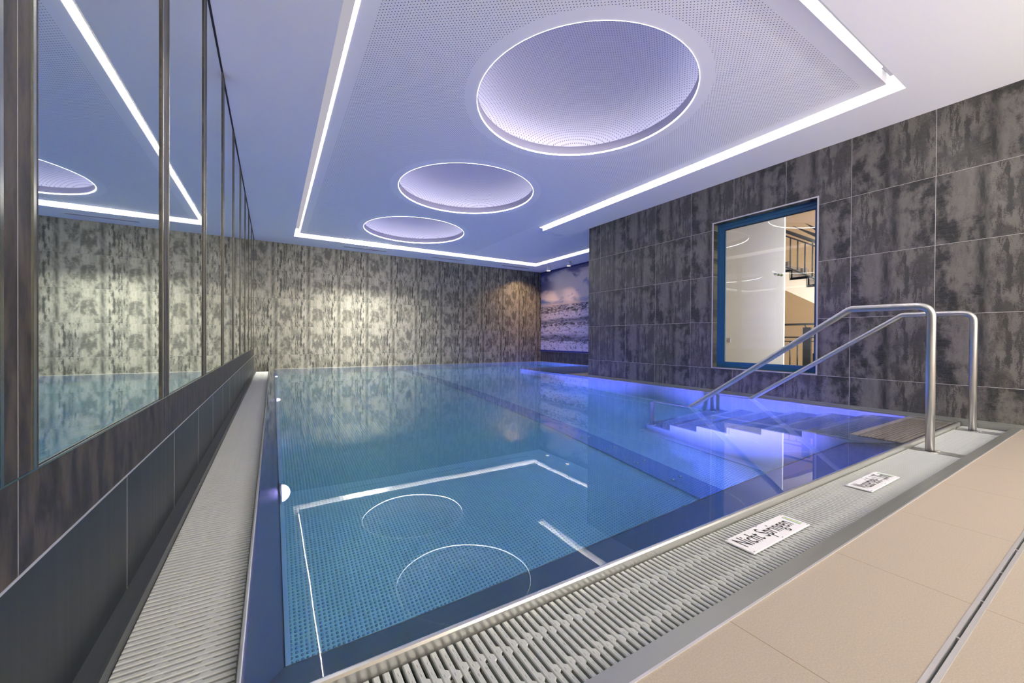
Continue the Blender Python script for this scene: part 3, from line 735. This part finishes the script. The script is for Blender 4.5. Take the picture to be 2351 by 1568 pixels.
# overflow lip: near side (profile in Y,Z) and left side (profile in X,Z), mitred in the corner
lipN = [(.874, -.060), (.874, -.006), (.8765, .0005), (.883, .0015), (.892, -.004), (1.212, -.338), (YN, -.36), (YN, -.45), (1.18, -.45), (.90, -.06)]
lipL = [(-.062, -.060), (-.062, -.006), (-.060, .0005), (-.055, .0015), (-.048, -.004), (.025, -.338), (XI, -.36), (XI, -.45), (.0, -.45), (-.05, -.06)]
b = bmesh.new()
n = len(lipN)
Ra = [b.verts.new((XW, y_, z_)) for y_, z_ in lipN]; Rc = [b.verts.new((x_, y_, z_)) for (y_, z_), (x_, _) in zip(lipN, lipL)]; Rb = [b.verts.new((x_, YB-.03, z_)) for x_, z_ in lipL]
for P_, Q_ in ((Ra, Rc), (Rc, Rb)):
    for j in range(n): b.faces.new((P_[j], P_[(j+1) % n], Q_[(j+1) % n], Q_[j]))
obj('overflow_lip', b, M['apron'], pool)
# bright rounded lip edge as its own brushed part
b = bmesh.new(); lN = lipN[:4]+[(.886, .0012)]; lL = lipL[:4]+[(-.0525, .0012)]
off = .0008
Ra = [b.verts.new((XW, y_-off, z_+off)) for y_, z_ in lN]; Rc = [b.verts.new((x_-off, y_-off, z_+off)) for (y_, z_), (x_, _) in zip(lN, lL)]; Rb = [b.verts.new((x_-off, YB-.03, z_+off)) for x_, z_ in lL]
for P_, Q_ in ((Ra, Rc), (Rc, Rb)):
    for j in range(len(lN)-1): b.faces.new((P_[j], P_[j+1], Q_[j+1], Q_[j]))
obj('lip_edge', b, M['steel'], pool)
# rims along right wall, back wall and alcove
b = bmesh.new(); box(b, XW, XR-.013, .90, AY0, -.05, .004); box(b, XW, XA, AY0-.03, AY0, -.05, .004); box(b, XI, XA, YB-.03, YB, -.05, .003); box(b, AX, XA, AY0, YB, -.05, .004)
obj('pool_rim', b, M['strip'], pool)
# small deck in the alcove before the water
b = bx(XR, XA, YR, AY0-.03, -.06, .0); o = obj('floor_alcove', b, plain('alcove_deck', (.45, .38, .30), .5)); o['kind'] = 'structure'

# submerged lounger bench in the alcove
t = thing('bubble_bench', 'ribbed steel bench lying under water in the alcove', 'bench'); t.location = (5.2, 6.3, -.3)
b = bmesh.new(); box(b, 5.22, AX, AY0+.01, 8.25, -.36, -.32); obj('seat_plate', relp(b, t), M['tread'], t)
b = bmesh.new(); box(b, 5.26, 5.28, AY0+.01, 8.20, ZF, -.36); box(b, 5.28, AX, 8.18, 8.20, ZF, -.36); obj('front_panel', relp(b, t), M['poolwall'], t)
b = bmesh.new()
for k in range(40): box(b, 5.24, AX, AY0+.03+.049*k, AY0+.055+.049*k, -.32, -.312)
obj('ribs', relp(b, t), M['poolwall'], t)

# steps
SXs = 3.74
ste = thing('pool_steps', 'wide steel steps going down into the water between the handrails', 'pool steps'); ste.location = (SXs, 1.0, 0)
fr_ = [1.20+.315*k for k in range(7)]; hz = [-.012-.2115*k for k in range(7)]
pr = [(.93, ZF), (.93, hz[0]-.02)]
for k in range(7):
    pr.append((fr_[k], hz[k]-.02))
    pr.append((fr_[k], (hz[k+1]-.02) if k < 6 else ZF))
for a_, c_ in ((SXs, SXs+.012), (XW-.014, XW-.002)):
    b = bmesh.new(); prism(b, pr, 'x', a_, c_); obj('side_panel', relp(b, ste), M['poolwall'], ste)
for k in range(7):
    y0 = fr_[k]-.315 if k else .905; y1 = fr_[k]
    if k == 0:
        b = bmesh.new()
        box(b, SXs, XW, y1-.045, y1, hz[k]-.02, hz[k]); box(b, SXs, XW, y0, y0+.02, hz[k]-.02, hz[k]); box(b, SXs, XW, y0+.02, y1-.045, hz[k]-.024, hz[k]-.02)
        for q_ in range(10): box(b, SXs+.01, XW-.03, y0+.030+.0225*q_, y0+.030+.0225*q_+.010, hz[k]-.02, hz[k])
        obj('tread', relp(b, ste), steel_mat('tread_bar_steel', (.60, .54, .48), .35, 'x', .3), ste)
        obj('tread_underlay', relp(bx(SXs, XW, y0+.02, y1-.045, hz[k]-.035, hz[k]-.0205), ste), M['dark'], ste)
    else:
        b = bmesh.new(); box(b, SXs, XW-.014, y0, y1-.05, hz[k]-.02, hz[k]-.001)
        if k < 4:
            for q_ in range(10): box(b, SXs+.02, XW-.03, y0+.012+.0245*q_, y0+.012+.0245*q_+.011, hz[k]-.0012, hz[k]+.005)
        tr_ = obj('tread', relp(b, ste), M['tread'], ste)
        b = bmesh.new(); box(b, SXs, XW-.014, y1-.05, y1, hz[k]-.02, hz[k]); obj('nosing', relp(b, ste), M['steel'], tr_)
    b = bmesh.new(); box(b, SXs+.012, XW-.014, y1-.012, y1-.002, (hz[k+1] if k < 6 else ZF), hz[k]-.02); obj('riser', relp(b, ste), M['poolwall'], ste)
b = bmesh.new()   # flange where the steps stand on the pool floor
box(b, SXs-.09, SXs, YN, 3.13, ZF, ZF+.012); obj('floor_flange', relp(b, ste), M['poolwall'], ste)

# air jet channel
t = thing('jet_channel', 'blue strip with rows of air nozzles running along the pool floor', 'air jet channel'); t.location = (2.975, 1.3, ZF)
obj('plate', relp(bx(2.85, 3.10, YN, YB-.04, ZF-.01, ZF+.02), t), M['plate'], t)
yy = 1.75
while yy < 9.6:
    for xx in (2.925, 3.02):
        b = bmesh.new(); lathe(b, [(0, .042), (.010, .042), (.016, .036), (.018, .03), (.018, .02)], xx, yy+(.0 if xx < 3 else .0), 12)
        bmesh.ops.translate(b, verts=b.verts, vec=(0, 0, ZF)); obj('nozzle', relp(b, t), M['nozzle'], t, True)
    yy += .385

# underwater lamps on the left pool wall
lens = emis('pool_lamp_lens', (.50, .36, 1.0), 10)
def lamp(y, z, label, p):
    t = thing('underwater_lamp', label, 'pool lamp', 'underwater lamps on the left pool wall'); t.location = (XI, y, z)
    b = bmesh.new(); prof = [(.085*math.cos(a), .045*math.sin(a)) for a in [PI/2*k/8 for k in range(9)]]
    prof = [(r, h) for r, h in prof]; prof[-1] = (0, .045)
    lathe(b, prof, 0, 0, 32); bmesh.ops.rotate(b, verts=b.verts, cent=(0, 0, 0), matrix=Matrix.Rotation(PI/2, 3, 'Y')); bmesh.ops.translate(b, verts=b.verts, vec=(.008, 0, 0)); obj('lens', b, lens, t, True)
    b = bmesh.new(); lathe(b, [(.082, .0), (.105, .0), (.105, .010), (.086, .014), (.082, .008)], 0, 0, 32); bmesh.ops.rotate(b, verts=b.verts, cent=(0, 0, 0), matrix=Matrix.Rotation(PI/2, 3, 'Y')); obj('ring', b, M['steel'], t, True)
    area('lamp_beam', (.075, 0, 0), (1, .0, .03), .14, .14, p, (.38, .16, 1.0), t, .66, 'DISK')
lamp(2.50, -.45, 'round glowing violet lamp under water on the left pool wall, nearest', 60)
lamp(5.65, -.45, 'small glowing violet lamp under water on the left pool wall, middle one', 60)
lamp(8.75, -.45, 'tiny glowing violet lamp under water on the left pool wall near the back', 60)
def lamp2(x, y, z, d, label, p):
    t = thing('underwater_lamp', label, 'pool lamp', 'underwater lamps hidden on the near pool wall'); t.location = (x, y, z)
    b = bmesh.new(); prof = [(.085*math.cos(a), .045*math.sin(a)) for a in [PI/2*k/8 for k in range(9)]]; prof[-1] = (0, .045)
    lathe(b, prof, 0, 0, 32); q_ = Vector(d).to_track_quat('Z', 'Y').to_matrix(); bmesh.ops.rotate(b, verts=b.verts, cent=(0, 0, 0), matrix=q_); obj('lens', b, lens, t, True)
    area('lamp_beam', Vector(d)*.07, d, .14, .14, p, (.27, .15, 1.0), t, None, 'DISK')


# ------------------------------------------------------------------ handrails
def handrail(x, label):
    t = thing('handrail', label, 'handrail', 'steel handrails at the pool steps'); t.location = (x, .78, -.04); r = .0235
    pts = fillet([(x, .78, -.04), (x, .78, .942), (x, 1.213, .945), (x, 2.615, -.055), (x, 3.03, -.060), (x, 3.03, hz[6]+.0)], .075, 8)
    b = bmesh.new(); tube(b, pts, r, 20); obj('tube', relp(b, t), M['rail'], t, True)
    b = bmesh.new(); lathe(b, [(.0, -.038), (.045, -.038), (.045, -.034), (.026, -.033)], x, .78, 24); obj('base_flange', relp(b, t), M['rail'], t, True)
    b = bmesh.new(); lathe(b, [(.0, hz[6]+.006), (.045, hz[6]+.006), (.045, hz[6]+.0), (0, hz[6])], x, 3.03, 24); obj('foot_flange', relp(b, t), M['rail'], t, True)
handrail(3.765, 'curved stainless steel handrail at the pool steps, nearer the camera')
handrail(4.945, 'curved stainless steel handrail at the pool steps, beside the window wall')

# ------------------------------------------------------------------ water
t = NT('pool_water')
g = t.t.nodes.new('ShaderNodeBsdfGlass'); g.inputs['Roughness'].default_value = 0; g.inputs['IOR'].default_value = 1.333; g.inputs['Color'].default_value = (1, 1, 1, 1)
n1 = t.noise(t.pos, 1.1, 2, .5); bp = t.bump(n1, .0016, 1); t.l(bp, g.inputs['Normal'])
t.l(g.outputs[0], t.out.inputs[0])
va = t.t.nodes.new('ShaderNodeVolumeAbsorption'); va.inputs[0].default_value = (.12, .86, .93, 1); va.inputs[1].default_value = .25
t.l(va.outputs[0], t.out.inputs[1])
b = bmesh.new()
outl = [(-.0505, .889), (XW+.012, .889), (XW+.012, AY0-.012), (AX+.012, AY0-.012), (AX+.012, YB-.018), (-.0505, YB-.018)]
prism(b, outl, 'z', -1.56, 0.0)
o = obj('pool_water', b, t.m); tag(o, 'still clear blue water filling the pool up to the lip', 'water', None, 'stuff')
